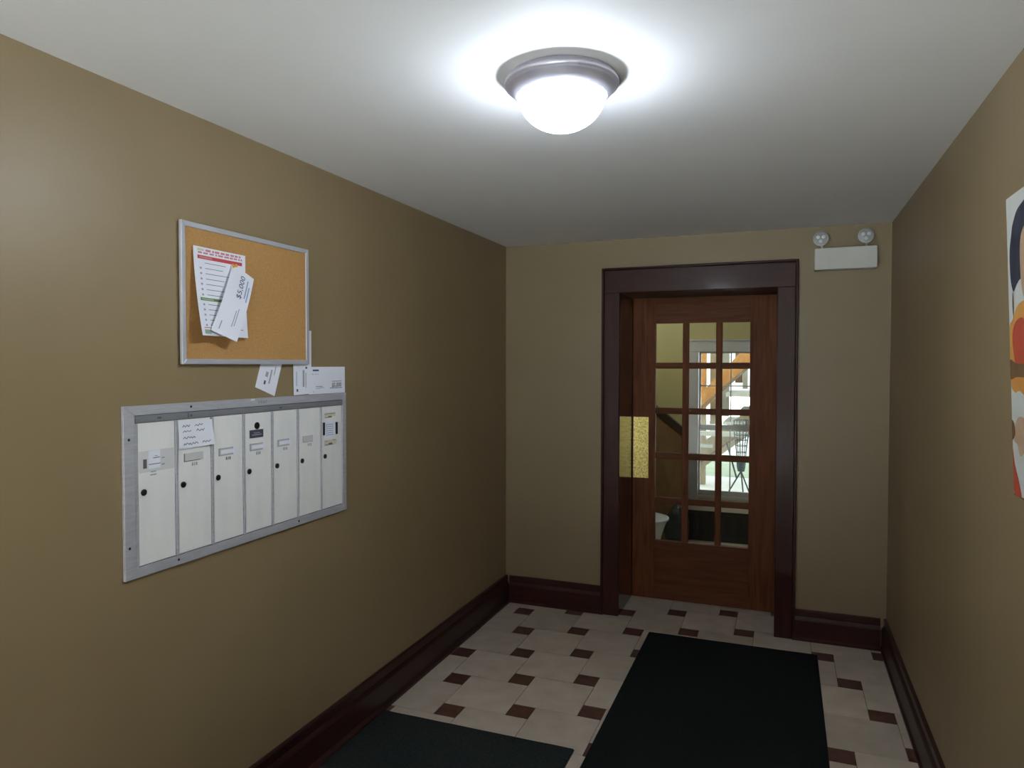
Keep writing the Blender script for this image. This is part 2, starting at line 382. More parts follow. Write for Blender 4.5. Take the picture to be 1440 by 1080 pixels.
# door
door = tag(empty('door_1', (OX0, DY, 0)), kind='structure')
d0, d1 = DY, DY+0.04
dx0, dx1 = OX0+0.003, OX1-0.003
cols = [(-0.818, -0.639), (-0.598, -0.424), (-0.384, -0.212)]
rows = [(1.613, 1.877), (1.308, 1.572), (1.003, 1.267), (0.698, 0.962), (0.402, 0.657)]
MB().box(dx0, cols[0][0], d0, d1, 0.004, OZ-0.003).build('stile', M['door_wood'], door, 0.002)
MB().box(cols[2][1], dx1, d0, d1, 0.004, OZ-0.003).build('stile', M['door_wood'], door, 0.002)
MB().box(cols[0][0], cols[2][1], d0, d1, rows[0][1], OZ-0.003).build('top_rail', M['door_wood_x'], door, 0.001)
MB().box(cols[0][0], cols[2][1], d0, d1, 0.004, rows[4][0]).build('bottom_rail', M['door_wood_x'], door, 0.001)
for k in (0, 1):
    MB().box(cols[k][1], cols[k+1][0], d0+0.004, d1-0.004, rows[4][0], rows[0][1]).build('muntin', M['door_wood'], door, 0.003)
for c0, c1 in cols:
    for k in range(4):
        MB().box(c0, c1, d0+0.004, d1-0.004, rows[k+1][1], rows[k][0]).build('muntin', M['door_wood_x'], door, 0.003)
    for z0, z1 in rows:
        MB().box(c0, c1, d0+0.018, d0+0.022, z0, z1).build('pane', M['glass'], door)
pl = MB().box(-0.966, -0.862, d0-0.003, d0, 0.825, 1.242).build('guard_plate', M['brass'], door, 0.001)
pl['label'] = 'yellow brass plate with a pitted surface'

# ------------------------------------------------------------------ setting: stair hall beyond the door
HX0, HX1, HY0 = -2.6, 1.3, D+WB
st('floor', MB().box(HX0, HX1, HY0, FY, -0.12, 0), mat('hall_floor_vinyl', (0.55, 0.49, 0.42), 0.5))
st('ceiling', MB().box(HX0-T, HX1+T, HY0, FY+0.2, H+0.1, H+0.25), M['ceiling'])
st('wall_hall_left', MB().box(HX0-T, HX0, HY0, FY+0.2, -0.1, H+0.1), M['hall_wall'])
st('wall_hall_right', MB().box(HX1, HX1+T, HY0, FY+0.2, -0.1, H+0.1), M['hall_wall'])
st('wall_hall_near', MB().box(HX0, -A-T, HY0-0.1, HY0, -0.1, H+0.1).box(B+T, HX1, HY0-0.1, HY0, -0.1, H+0.1).box(-A-T, B+T, HY0-0.1, HY0, H+0.15, H+0.1001), M['hall_wall'])
WX0, WX1, WZ0, WZ1 = -0.735, -0.180, 0.400, 1.715   # window daylight opening
CXW = (WX0+WX1)/2
wf = MB().box(HX0, WX0-0.02, FY, FY+0.2, -0.1, H+0.1).box(WX1+0.02, HX1, FY, FY+0.2, -0.1, H+0.1)
wf.box(WX0-0.02, WX1+0.02, FY, FY+0.2, -0.1, WZ0-0.02).box(WX0-0.02, WX1+0.02, FY, FY+0.2, WZ1+0.02, H+0.1)
st('wall_far', wf, M['hall_wall'])
win = tag(empty('window_1', (CXW, FY, WZ0)), kind='structure')
MB().box(-0.835, WX0, FY-0.02, FY, WZ0-0.06, WZ1+0.001).build('side_casing', M['window_white'], win, 0.003)
MB().box(WX1, -0.08, FY-0.02, FY, WZ0-0.06, WZ1+0.001).build('side_casing', M['window_white'], win, 0.003)
MB().box(-0.835, -0.08, FY-0.02, FY, WZ1+0.001, 1.812).build('head_casing', M['window_white'], win, 0.003)
MB().box(-0.85, -0.065, FY-0.035, FY, 1.812, 1.828).build('cap', M['window_white'], win, 0.003)
MB().box(-0.85, -0.065, FY-0.05, FY+0.02, WZ0-0.085, WZ0-0.06).build('stool', M['dark_wood_x'], win, 0.003)
fr = MB().box(WX0-0.02, WX0, FY, FY+0.14, WZ0, WZ1).box(WX1, WX1+0.02, FY, FY+0.14, WZ0, WZ1)
fr.box(WX0-0.02, WX1+0.02, FY, FY+0.14, WZ1, WZ1+0.02).box(WX0-0.02, WX1+0.02, FY, FY+0.14, WZ0-0.02, WZ0)
fr.build('window_frame', M['window_white'], win)
MZ = 1.018
def sash(y0, z0, z1, st_, rb, rt_, name, hm):
    f = MB().box(WX0, WX0+st_, y0, y0+0.03, z0, z1).box(WX1-st_, WX1, y0, y0+0.03, z0, z1)
    f.box(WX0+st_, WX1-st_, y0, y0+0.03, z0, z0+rb).box(WX0+st_, WX1-st_, y0, y0+0.03, z1-rt_, z1)
    f.build(name, M['window_white'], win, 0.002)
    mt = MB().box(CXW-0.005, CXW+0.005, y0+0.006, y0+0.024, z0+rb, z1-rt_)
    mt.build('muntin', M['window_white'], win)
    xs = [(WX0+st_, CXW-0.005), (CXW+0.005, WX1-st_)]
    zs = [(z0+rb, z1-rt_)]
    if hm:
        for a, b in xs: MB().box(a, b, y0+0.006, y0+0.024, hm-0.005, hm+0.005).build('muntin', M['window_white'], win)
        zs = [(z0+rb, hm-0.005), (hm+0.005, z1-rt_)]
    for a, b in xs:
        for c, d in zs: MB().box(a, b, y0+0.013, y0+0.016, c, d).build('pane', M['glass'], win)
sash(FY+0.08, MZ-0.02, WZ1, 0.012, 0.03, 0.012, 'sash', 1.405)
sash(FY+0.045, WZ0, MZ+0.03, 0.012, 0.045, 0.035, 'sash', None)

# low radiator cover under the window
rc = tag(empty('radiator_cover', (-0.45, 6.5, 0)), 'low dark radiator cover with a pale top under the hall window', 'radiator')
MB().box(-0.83, -0.08, 6.54, 6.598, 0.0, 0.275).build('body', M['dark_metal'], rc)
MB().box(-0.85, -0.06, 6.53, 6.598, 0.2755, 0.315).build('top', M['window_sill'], rc, 0.003)
for k in range(7):
    MB().box(-0.79+k*0.1, -0.73+k*0.1, 6.535, 6.54, 0.05, 0.24).build('vent_slat', M['black'], rc)

# closed stair side
sc = tag(empty('staircase', (-1.5, 6.3, 0)), 'enclosed dark brown staircase with a sloping rail beyond the glazed door', 'staircase')
xa, za, xb, zb = -2.0, 1.950, -0.835, 1.052
MB().prism([(xa, 6.30, 0), (xb, 6.30, 0), (xb, 6.30, zb-0.075), (xa, 6.30, za-0.075)], (0, 0.04, 0)).build('side_panel', M['stair_panel'], sc)
MB().prism([(xa, 6.28, za-0.075), (xb, 6.28, zb-0.075), (xb, 6.28, zb), (xa, 6.28, za)], (0, 0.08, 0)).build('sloping_rail', M['stair_wood'], sc, 0.004)
MB().box(-0.8348, -0.812, 6.275, 6.365, 0, 1.05).build('end_post', M['stair_wood'], sc, 0.004)
for k in range(7):
    x1 = -0.87-k*0.26
    MB().box(x1-0.26, x1, 6.341, 6.595, 0.0, 0.17*(k+1)).build('step', M['stair_wood'], sc)

# pale bucket and dark bag on the hall floor
BKX, BKY = -1.12, 5.88
bk = tag(empty('bucket', (BKX, BKY, 0)), 'pale blue-white flared tub on the hall floor, low behind the door glass', 'tub')
prof = [(0.001, 0.004), (0.125, 0.0), (0.135, 0.03), (0.150, 0.08), (0.163, 0.13), (0.182, 0.20), (0.207, 0.27), (0.226, 0.315), (0.220, 0.315), (0.200, 0.27), (0.174, 0.20), (0.14, 0.08), (0.12, 0.02), (0.001, 0.012)]
MB().lathe(prof, (BKX, BKY, 0), 36).build('body', M['pale_bucket'], bk)
MB().lathe([(0.2262, 0.305), (0.233, 0.307), (0.233, 0.320), (0.222, 0.322)], (BKX, BKY, 0), 36).build('rim', M['pale_bucket'], bk)
def blob(c, r, n=14, m=20, wob=0.08, seed=1):
    rnd = random.Random(seed); ph = [rnd.uniform(0, 6.28) for _ in range(6)]
    b = MB()
    for i in range(n+1):
        th = math.pi*i/n
        for j in range(m):
            a = 2*math.pi*j/m
            k = 1+wob*(math.sin(3*a+ph[0]+2*th)+0.6*math.sin(5*a+ph[1])*math.sin(th*3+ph[2]))
            z = max(-1*0.9, math.cos(th)*(1+0.1*math.sin(2*a+ph[3])))
            b.v.append((c[0]+r[0]*k*math.sin(th)*math.cos(a), c[1]+r[1]*k*math.sin(th)*math.sin(a), c[2]+r[2]*z))
    for i in range(n):
        for j in range(m):
            b.f.append((i*m+j, i*m+(j+1) % m, (i+1)*m+(j+1) % m, (i+1)*m+j))
    b.smooth = True
    return b
bag = blob((-0.86, 6.17, 0.180), (0.115, 0.085, 0.20), seed=3)
tag(bag.build('bag', M['bag']), 'dark rounded bag slumped against the stair side', 'bag')

# ------------------------------------------------------------------ outside the window
st('ground', MB().box(-9, 9, FY+0.2, 10.4, -0.25, 0.0), M['concrete'])
st('ground', MB().box(-12, 12, 10.4, 12.2, -0.25, -0.005), M['lawn'])
st('ground', MB().box(-14, 14, 12.2, 40, -0.25, 0.0), M['concrete'])
ps = tag(empty('porch_stairs', (-0.8, 9.6, 0)), 'outdoor wooden porch stairs of orange and weathered tan timber outside the window', 'stairs')
Y = 9.5
def post(x0, x1, z0, z1, m, y=Y, d=0.09): MB().box(x0, x1, y, y+d, z0, z1).build('post', m, ps, 0.003)
def slope(p, q, h, m, name, y=Y, d=0.05):
    MB().prism([(p[0], y, p[1]-h), (q[0], y, q[1]-h), (q[0], y, q[1]), (p[0], y, p[1])], (0, d, 0)).build(name, m, ps, 0.003)
post(-1.13, -0.975, 1.02, 2.6, M['orange_wood'], Y+0.12)
post(-1.13, -0.975, 0.0, 1.0195, M['tan_wood'], Y+0.12)
post(-0.935, -0.863, 0.80, 2.6, M['tan_wood'], Y+0.25)
slope((-1.05, 1.20), (-0.36, 1.95), 0.26, M['orange_wood'], 'stringer', Y+0.02)
slope((-1.10, 0.98), (-0.30, 1.72), 0.05, M['brown_wood'], 'handrail', Y-0.08)
post(-0.84, -0.70, 0.9, 2.6, M['pale_wood'], Y+0.40, 0.1)
post(-0.615, -0.526, 1.36, 2.6, M['brown_wood'], Y+0.25)
post(-0.519, -0.455, 1.28, 2.6, M['pale_wood'], Y+0.22)
slope((-1.20, 0.42), (-0.20, 1.20), 0.34, M['tan_wood'], 'stringer', Y+0.05)
slope((-1.20, 0.20), (-0.20, 0.98), 0.03, M['brown_wood'], 'handrail', Y-0.02)
for k in range(5):
    x = -1.12+k*0.2; z = 0.52+k*0.155
    MB().box(x-0.02, x+0.25, Y-0.1, Y+0.9, z, z+0.035).build('tread', M['pale_wood'], ps, 0.003)
MB().box(-0.70, 0.4, Y-0.15, Y+0.9, 1.19, 1.245).build('landing', M['pale_wood'], ps, 0.003)
MB().box(-1.22, -0.30, Y-0.35, Y-0.29, 0.70, 0.755).build('rail', M['pale_wood'], ps, 0.003)

wsn = tag(empty('wire_stand', (-0.52, 8.9, 0)), 'dark wire-mesh stand on splayed legs outside the window', 'stand')
YS = 8.9; kx = 8.9/9.5
def W(px_x, z): return (px_x*kx, YS, 1.6+(z-1.6)*kx)
def ring(c, r, z, seg=14): return [(c[0]+r*math.cos(2*math.pi*i/seg), c[1]+r*math.sin(2*math.pi*i/seg), z) for i in range(seg)]
cxs = -0.515*kx
levels = [(0.090, 0.93), (0.092, 0.87), (0.090, 0.81), (0.084, 0.75), (0.076, 0.69), (0.066, 0.62), (0.058, 0.54), (0.052, 0.46), (0.048, 0.38)]
mb = MB()
for r, z in levels:
    R = ring((cxs, YS), r, z)
    for i in range(len(R)): mb.bar(R[i], R[(i+1) % len(R)], 0.008, seg=4)
for i in range(14):
    for (ra, za_), (rb, zb_) in zip(levels, levels[1:]):
        a = 2*math.pi*i/14
        mb.bar((cxs+ra*math.cos(a), YS+ra*math.sin(a), za_), (cxs+rb*math.cos(a), YS+rb*math.sin(a), zb_), 0.007, seg=4)
mb.build('basket', M['wire'], wsn, smooth=False)
MB().lathe([(0.001, 0.30), (0.04, 0.31), (0.05, 0.36), (0.052, 0.42), (0.046, 0.42), (0.001, 0.33)], (cxs, YS, 0), 14).build('cup', M['wire'], wsn)
for (xe, ye) in ((-0.17, -0.10), (0.13, -0.12), (0.02, 0.16)):
    MB().bar((cxs, YS, 0.31), (cxs+xe, YS+ye, 0.006), 0.018, seg=6).build('leg', M['wire'], wsn)
MB().bar((cxs-0.17, YS-0.02, 0.66), (cxs-0.05, YS, 0.22), 0.022, seg=6).build('side_bar', M['wire'], wsn)

# ------------------------------------------------------------------ ceiling light
LX, LY = -0.577, 1.858
cl = tag(empty('ceiling_light', (LX, LY, H)), 'flush round ceiling light with glowing frosted dome and pewter rim', 'light')
MB().lathe([(0.001, H-0.0005), (0.136, H-0.0005), (0.144, H-0.004), (0.152, H-0.013), (0.1555, H-0.020), (0.1560, H-0.025), (0.154, H-0.029), (0.1495, H-0.031), (0.147, H-0.034), (0.137, H-0.045), (0.1258, H-0.056), (0.1225, H-0.057), (0.120, H-0.052), (0.001, H-0.04)], (LX, LY, 0), 64).build('rim', M['nickel'], cl)
dome = []
for i in range(17):
    a = math.pi/2*i/16
    dome.append((max(0.0005, 0.1195*math.cos(a)), H-0.050-0.098*math.sin(a)))
MB().lathe(dome, (LX, LY, 0), 64).build('glass_dome', M['glow'], cl)
# lamp added to brighten the stair hall (a small globe on the hall ceiling, out of sight above the door head)
hg = tag(empty('hall_fill_light', (-1.35, 5.55, H+0.1)), 'unseen globe lamp added to brighten the stair hall', 'light')
m_h = bpy.data.materials.new('hall_fill_globe'); m_h.use_nodes = True
nb = m_h.node_tree.nodes['Principled BSDF']; nb.inputs['Emission Color'].default_value = (1.0, 0.95, 0.8, 1); nb.inputs['Emission Strength'].default_value = HALL_FILL_W
MB().lathe([(max(0.001, 0.1*math.sin(math.pi*i/14)), H-0.01+0.1*math.cos(math.pi*i/14)) for i in range(15)], (-1.35, 5.55, -0.02), 24).build('globe', m_h, hg)
MB().lathe([(0.001, H+0.1), (0.07, H+0.1), (0.07, H+0.075), (0.001, H+0.075)], (-1.35, 5.55, 0), 24).build('base', M['nickel'], hg)

# ------------------------------------------------------------------ mailboxes
WXL = -A+0.0004
mb_root = tag(empty('mailbox_bank', (WXL, 1.99, 1.23)), 'bank of seven tall pale metal mailboxes in a grey frame on the left wall', 'mailbox')
y0, y1, z0, z1 = 1.447, 2.527, 0.981, 1.480
fi_y0, fi_y1, fi_z0, fi_z1 = 1.484, 2.499, 1.010, 1.452
X0, X1 = WXL, WXL+0.010
def quad(a, b, c, d, name='flange'):
    MB().prism([(X0, *a), (X0, *b), (X0, *c), (X0, *d)], (X1-X0, 0, 0)).build(name, M['alum'], mb_root, 0.0012)
quad((y0, z0), (y0, z1), (fi_y0, fi_z1), (fi_y0, fi_z0))
quad((y1, z0), (fi_y1, fi_z0), (fi_y1, fi_z1), (y1, z1))
quad((y0, z1), (y1, z1), (fi_y1, fi_z1), (fi_y0, fi_z1))
quad((y0, z0), (fi_y0, fi_z0), (fi_y1, fi_z0), (y1, z0))
MB().box(X0, X0+0.002, fi_y0, fi_y1, fi_z0, fi_z1).build('back_plate', M['seam'], mb_root)
MB().box(X0+0.002, X0+0.012, fi_y0+0.002, fi_y1-0.001, 1.4305, 1.4505).build('top_bar', M['alum_dark'], mb_root, 0.001)
MB().box(X0+0.002, X0+0.009, fi_y0+0.001, 1.494, fi_z0, 1.429).build('divider', M['alum'], mb_root, 0.001)
# ---- surfaces and print
def onwall(x):   # u -> y , v -> z at distance x
    return lambda u, v, h=0.0: (x+h, u, v)
def decals(surf, rects, off=0.0004, nu=2, nv=2):
    b = MB()
    for (u0, v0, u1, v1) in rects:
        for i in range(nu):
            for j in range(nv):
                a0, a1 = u0+(u1-u0)*i/nu, u0+(u1-u0)*(i+1)/nu; c0, c1 = v0+(v1-v0)*j/nv, v0+(v1-v0)*(j+1)/nv
                b.poly([surf(a0, c0, off), surf(a1, c0, off), surf(a1, c1, off), surf(a0, c1, off)])
    return b
def scribble(surf, u0, v0, u1, amp, wd, off=0.0004, seed=0, gaps=True):
    r = random.Random(seed); b = MB(); u = u0; v = v0
    step = amp*0.45
    while u < u1:
        n = r.randint(5, 11); pts = []
        for k in range(n):
            if u > u1: break
            pts.append((u, v0+amp*0.5*(1 if k % 2 else -1)*r.uniform(0.4, 1.0))); u += step*r.uniform(0.6, 1.4)
        for (a, c), (d, e) in zip(pts, pts[1:]):
            L_ = math.hypot(d-a, e-c) or 1; nx, ny = -(e-c)/L_*wd/2, (d-a)/L_*wd/2
            b.poly([surf(a+nx, c+ny, off), surf(d+nx, e+ny, off), surf(d-nx, e-ny, off), surf(a-nx, c-ny, off)])
        u += amp*0.9
    return b
def textmesh(surf, s, u, v, size, ang=0.0, off=0.0005, bold=0.0):
    cu = bpy.data.curves.new('t', 'FONT'); cu.body = s; cu.size = size; cu.offset = bold; cu.resolution_u = 3
    ob = bpy.data.objects.new('t', cu); COL.objects.link(ob)
    dg = bpy.context.evaluated_depsgraph_get(); me = ob.evaluated_get(dg).to_mesh()
    b = MB(); ca, sa = math.cos(ang), math.sin(ang)
    b.v = [surf(u+p.co.x*ca-p.co.y*sa, v+p.co.x*sa+p.co.y*ca, off) for p in me.vertices]; b.f = [tuple(p.vertices) for p in me.polygons]
    ob.evaluated_get(dg).to_mesh_clear(); bpy.data.objects.remove(ob); bpy.data.curves.remove(cu)
    return b

P = 0.14435
XD = X0+0.008      # face of the doors
sd = onwall(XD)
slot_z = [(1.297, 1.326)]*7
for i in range(7):
    a = 1.4955+P*i; e = a+0.1305 if i < 6 else 2.4955
    dm = MB().box(X0+0.002, XD, a, e, 1.013, 1.429)
    door_o = dm.build('mailbox_door', M['mail_door'], mb_root, 0.001)
    if i < 6:
        MB().box(X0+0.002, X0+0.0095, e+0.0028, e+0.0115, 1.012, 1.4295).build('divider', M['alum'], mb_root, 0.001)
    # lock cylinder
    lc = (1.5125+P*i, 1.226)
    MB().lathe([(0.0, XD), (0.0095, XD), (0.0095, XD+0.003), (0.007, XD+0.0045), (0.0, XD+0.0045)], (0, lc[0], lc[1]), 20, 'x').build('lock', M['lock'], door_o)
    MB().box(XD+0.0045, XD+0.0052, lc[0]-0.001, lc[0]+0.001, lc[1]-0.004, lc[1]+0.004).build('keyhole', M['black'], door_o)
    if i == 0:
        MB().box(XD, XD+0.0008, 1.512, 1.524, 1.295, 1.322).build('bracket', M['seam'], door_o)
        MB().box(XD, XD+0.0003, 1.498, 1.622, 1.283, 1.346).build('clear_tape', M['tape'], door_o)
        MB().box(XD+0.0003, XD+0.0009, 1.530, 1.572, 1.292, 1.345).build('name_card', M['paper'], door_o)
        s2 = onwall(XD+0.0009)
        decals(s2, [(1.546, 1.322, 1.570, 1.3245), (1.552, 1.328, 1.562, 1.3295), (1.531, 1.304, 1.572, 1.3062)]).build('print', M['ink'], door_o)
        decals(sd, [(1.577, 1.318, 1.588, 1.322), (1.577, 1.298, 1.588, 1.303)], 0.0006).build('clip_marks', M['ink_light'], door_o)
        decals(sd, [(1.538, 1.281, 1.556, 1.2845), (1.536, 1.272, 1.558, 1.2755)], 0.0006).build('number_marks', M['ink_light'], door_o)
    elif i < 6:
        u0 = a+0.020; u1 = u0+0.078
        zb = 1.296; zt = 1.321
        MB().box(XD, XD+0.0012, u0, u1, zb, zt).build('name_holder', M['holder'], door_o)
        s2 = onwall(XD+0.0012)
        edge = [(u0, zb, u0+0.004, zt), (u0, zb, u1-0.012, zb+0.0022)]
        if i in (2, 3, 4): edge.append((u0, zt-0.002, u1-0.010, zt))
        decals(s2, edge).build('holder_edge', M['ink_light'] if i > 1 else M['ink'], door_o)
        if i in (2, 3, 4):
            MB().box(XD+0.0012, XD+0.0018, u0+0.010, u1-0.012, zb+0.006, zt-0.006).build('name_strip', M['paper'], door_o)
        if i > 1:
            MB().box(XD+0.0012, XD+0.0030, u1-0.012, u1, zb, zt+0.002).build('holder_tab', M['paper'], door_o)
        nm = a+0.052
        decals(sd, [(nm, 1.280, nm+0.006, 1.290), (nm+0.009, 1.280, nm+0.013, 1.290), (nm+0.016, 1.280, nm+0.022, 1.290)], 0.0006).build('number_marks', M['ink_light'] if i != 2 else M['ink'], door_o)
    if i == 3:
        MB().lathe([(0.0, XD), (0.0125, XD), (0.0125, XD+0.002), (0.0, XD+0.003)], (0, 1.986, 1.383), 20, 'x').build('peep_lock', M['lock'], door_o)
        pq = MB().box(XD, XD+0.0016, 1.949, 2.017, 1.341, 1.369).build('plaque', M['plaque'], door_o)
        decals(onwall(XD+0.0016), [(1.958, 1.350, 2.008, 1.353), (1.968, 1.357, 1.998, 1.3595)]).build('plaque_print', M['ink_light'], door_o)
    if i == 6:
        decals(sd, [(2.377, 1.387, 2.452, 1.402)], 0.0004).build('yellowed_tape', M['paper_warm'], door_o)
        decals(sd, [(2.375, 1.268, 2.458, 1.290)], 0.0004).build('yellowed_tape', M['paper_warm'], door_o)
        decals(sd, [(2.379, 1.397, 2.450, 1.399), (2.379, 1.382, 2.428, 1.385), (2.402, 1.385, 2.424, 1.388), (2.380, 1.270, 2.432, 1.273), (2.404, 1.273, 2.428, 1.278), (2.384, 1.285, 2.396, 1.287), (2.430, 1.286, 2.452, 1.288)], 0.0008).build('tape_marks', M['ink'], door_o)
        MB().box(XD, XD+0.004, 2.366, 2.376, 1.313, 1.364).build('bracket', M['black'], door_o)
        MB().box(XD, XD+0.004, 2.452, 2.463, 1.310, 1.360).build('bracket', M['black'], door_o)
        MB().box(XD, XD+0.0015, 2.377, 2.448, 1.298, 1.367).build('name_card', M['paper'], door_o)
        decals(onwall(XD+0.0015), [(2.384, 1.310+k*0.0085, 2.436, 1.3125+k*0.0085) for k in range(6)]).build('print', M['ink_blue'], door_o)
        MB().lathe([(0.0, XD), (0.006, XD), (0.0045, XD+0.003), (0.0, XD+0.004)], (0, 2.415, 1.2985), 12, 'x').build('button', M['paper'], door_o)
# fixing screws on the flange
for (yy, zz) in ((1.464, 1.384), (1.462, 1.073), (1.690, 1.467), (1.635, 0.997), (2.21, 0.997)):
    MB().lathe([(0.0, X1), (0.0042, X1), (0.003, X1+0.0018), (0.0, X1+0.002)], (0, yy, zz), 10, 'x').build('screw', M['black'], mb_root)
textlike = decals(onwall(X1), [(1.992, 1.461, 1.999, 1.471), (2.003, 1.461, 2.012, 1.471), (2.016, 1.461, 2.025, 1.470), (2.029, 1.461, 2.034, 1.472)], 0.0002)
textlike.build('stamped_marks', M['ink_light'], mb_root)
decals(onwall(X1), [(1.955, 1.472, 1.975, 1.479)], 0.0002).build('paint_chip', M['paper'], mb_root)
decals(onwall(X0+0.012), [(1.675, 1.4325, 1.679, 1.448), (1.684, 1.436, 1.692, 1.443), (1.56, 1.438, 1.575, 1.443), (2.10, 1.437, 2.115, 1.442)], 0.0003).build('bar_marks', M['seam'], mb_root)

# handwritten note taped over the second door
def affine(o, ux, vx):
    o, ux, vx = Vector(o), Vector(ux), Vector(vx); n = ux.cross(vx).normalized()
    if n.x < 0: n = -n
    return lambda u, v, h=0.0: tuple(o+ux*u+vx*v+n*h)
note = tag(empty('paper_note', (XD, 1.71, 1.34)), 'small handwritten note taped over the second mailbox from the left', 'note')
# four corners in wall plane (y,z)
def quadsurf(c00, c10, c11, c01, xf):
    def f(u, v, h=0.0):
        y = (1-u)*(1-v)*c00[0]+u*(1-v)*c10[0]+u*v*c11[0]+(1-u)*v*c01[0]
        z = (1-u)*(1-v)*c00[1]+u*(1-v)*c10[1]+u*v*c11[1]+(1-u)*v*c01[1]
        return (xf(u, v)+h, y, z)
    return f
def sheet(surf, name, m, parent=None, nu=10, nv=10, th=0.0006):
    b = MB(); 
    for h in (0, -th):
        for j in range(nv+1):
            for i in range(nu+1): b.v.append(surf(i/nu, j/nv, h))
    W_ = nu+1; K = W_*(nv+1)
    for j in range(nv):
        for i in range(nu):
            q = (j*W_+i, j*W_+i+1, (j+1)*W_+i+1, (j+1)*W_+i); b.f.append(q); b.f.append(tuple(K+t for t in reversed(q)))
    rim = [i for i in range(W_)]+[j*W_+nu for j in range(1, nv+1)]+[nv*W_+i for i in range(nu-1, -1, -1)]+[j*W_ for j in range(nv-1, 0, -1)]
    for a, c in zip(rim, rim[1:]+rim[:1]): b.f.append((a, K+a, K+c, c))
    b.smooth = True
    return b.build(name, m, parent)
XN = X0+0.0115
ns = quadsurf((1.640, 1.336), (1.781, 1.341), (1.774, 1.422), (1.638, 1.420), lambda u, v: XN+0.006*u*u*(1-v)+0.0008*math.sin(9*u+4*v))
sheet(ns, 'sheet', M['paper'], note)
nb_ = MB()
for k, (v, u1) in enumerate(((0.84, 0.72), (0.64, 0.75), (0.40, 0.55), (0.16, 0.9))):
    q = scribble(ns, 0.12, v, u1, 0.10, 0.022, 0.0005, seed=k+3); n0 = len(nb_.v); nb_.v += q.v; nb_.f += [tuple(n0+t for t in f) for f in q.f]
nb_.build('handwriting', M['ink'], note)

# ------------------------------------------------------------------ cork board
BX0, BX1 = WXL+0.0062, WXL+0.0175
cbo = tag(empty('cork_board', (BX0, 1.95, 1.82)), 'cork notice board in a thin silver frame above the mailboxes', 'board')
by0, by1, bz0, bz1 = 1.652, 2.272, 1.600, 2.045
fwid = 0.017
MB().box(BX0, BX0+0.007, by0+0.004, by1-0.004, bz0+0.004, bz1-0.004).build('cork_panel', M['cork'], cbo)
def fp(pts): MB().prism([(BX0, *p) for p in pts], (BX1-BX0, 0, 0)).build('frame_rail', M['frame_alum'], cbo, 0.002)
iy0, iy1, iz0, iz1 = by0+fwid, by1-fwid, bz0+fwid, bz1-fwid
fp([(by0, bz0), (by0, bz1), (iy0, iz1), (iy0, iz0)]); fp([(by1, bz0), (iy1, iz0), (iy1, iz1), (by1, bz1)])
fp([(by0, bz1), (by1, bz1), (iy1, iz1), (iy0, iz1)]); fp([(by0, bz0), (iy0, iz0), (iy1, iz0), (by1, bz0)])
for (yy, zz) in ((by0+0.05, bz1-0.05), (by1-0.05, bz1-0.05), (by0+0.05, bz0+0.15), (by1-0.25, bz0+0.15)):
    MB().box(WXL, BX0, yy-0.01, yy+0.01, zz-0.01, zz+0.01).build('spacer', M['black'], cbo)

XC = BX0+0.007    # cork surface
# notice sheet, lower left corner curling off the board
nt = tag(empty('notice_sheet', (XC, 1.82, 1.83)), 'printed notice with red and green bands curling off the cork board', 'notice')
def nx(u, v): return XC+0.003+0.030*(1-v)**1.3*(1-u)**1.2*0.9+0.014*(1-v)**2+0.006*(1-u)**2
nsf = quadsurf((1.688, 1.690), (1.922, 1.690), (1.928, 1.972), (1.694, 1.972), nx)
sheet(nsf, 'sheet', M['paper'], nt, 14, 16)
def blocks(v0, v1, u0, u1, seed, wmin=0.03, wmax=0.10):
    r = random.Random(seed); out = []; u = u0
    while u < u1:
        wd = r.uniform(wmin, wmax); out.append((u, v0, min(u+wd, u1), v1)); u += wd+r.uniform(0.012, 0.03)
    return out
decals(nsf, blocks(0.955, 0.98, 0.22, 0.90, 2)+blocks(0.925, 0.945, 0.08, 0.93, 5), 0.0006, 3, 1).build('heading', M['pink'], nt)
decals(nsf, [(0.07, 0.955, 0.19, 0.982)], 0.0006, 3, 1).build('emblem', M['paper_warm'], nt)
decals(nsf, [(0.07, 0.865, 0.93, 0.905)], 0.0006, 12, 2).build('red_band', M['red'], nt)
decals(nsf, [(0.06, 0.395, 0.80, 0.428)], 0.0006, 12, 2).build('green_band', M['green'], nt)
decals(nsf, [(0.09, 0.403, 0.32, 0.420)], 0.0010, 4, 1).build('band_label', M['palegreen'], nt)
decals(nsf, [(0.10, 0.875, 0.34, 0.895)], 0.0010, 4, 1).build('band_label', M['pink'], nt)
tl = []
rr = random.Random(4)
for k in range(7): tl.append((0.20, 0.82-k*0.060, rr.uniform(0.5, 0.92), 0.826-k*0.060))
for k in range(5): tl.append((0.20, 0.35-k*0.058, rr.uniform(0.5, 0.92), 0.356-k*0.058))
decals(nsf, tl, 0.0006, 8, 1).build('text_lines', M['ink'], nt)
ic = [(0.10, 0.81-k*0.060, 0.135, 0.832-k*0.060) for k in range(1, 7)]+[(0.10, 0.34-k*0.058, 0.135, 0.362-k*0.058) for k in range(5)]
decals(nsf, ic, 0.0006, 2, 2).build('list_icons', M['ink_light'], nt)
decals(nsf, [(0.06, 0.085, 0.9, 0.095)], 0.0006, 12, 1).build('red_rule', M['pink'], nt)
decals(nsf, [(0.06, 0.02, 0.20, 0.07)], 0.0006, 3, 2).build('stamp', M['palegreen'], nt)
decals(nsf, [(0.70, 0.03, 0.80, 0.05), (0.78, 0.12, 0.84, 0.13)], 0.0006, 3, 1).build('footer_marks', M['ink'], nt)

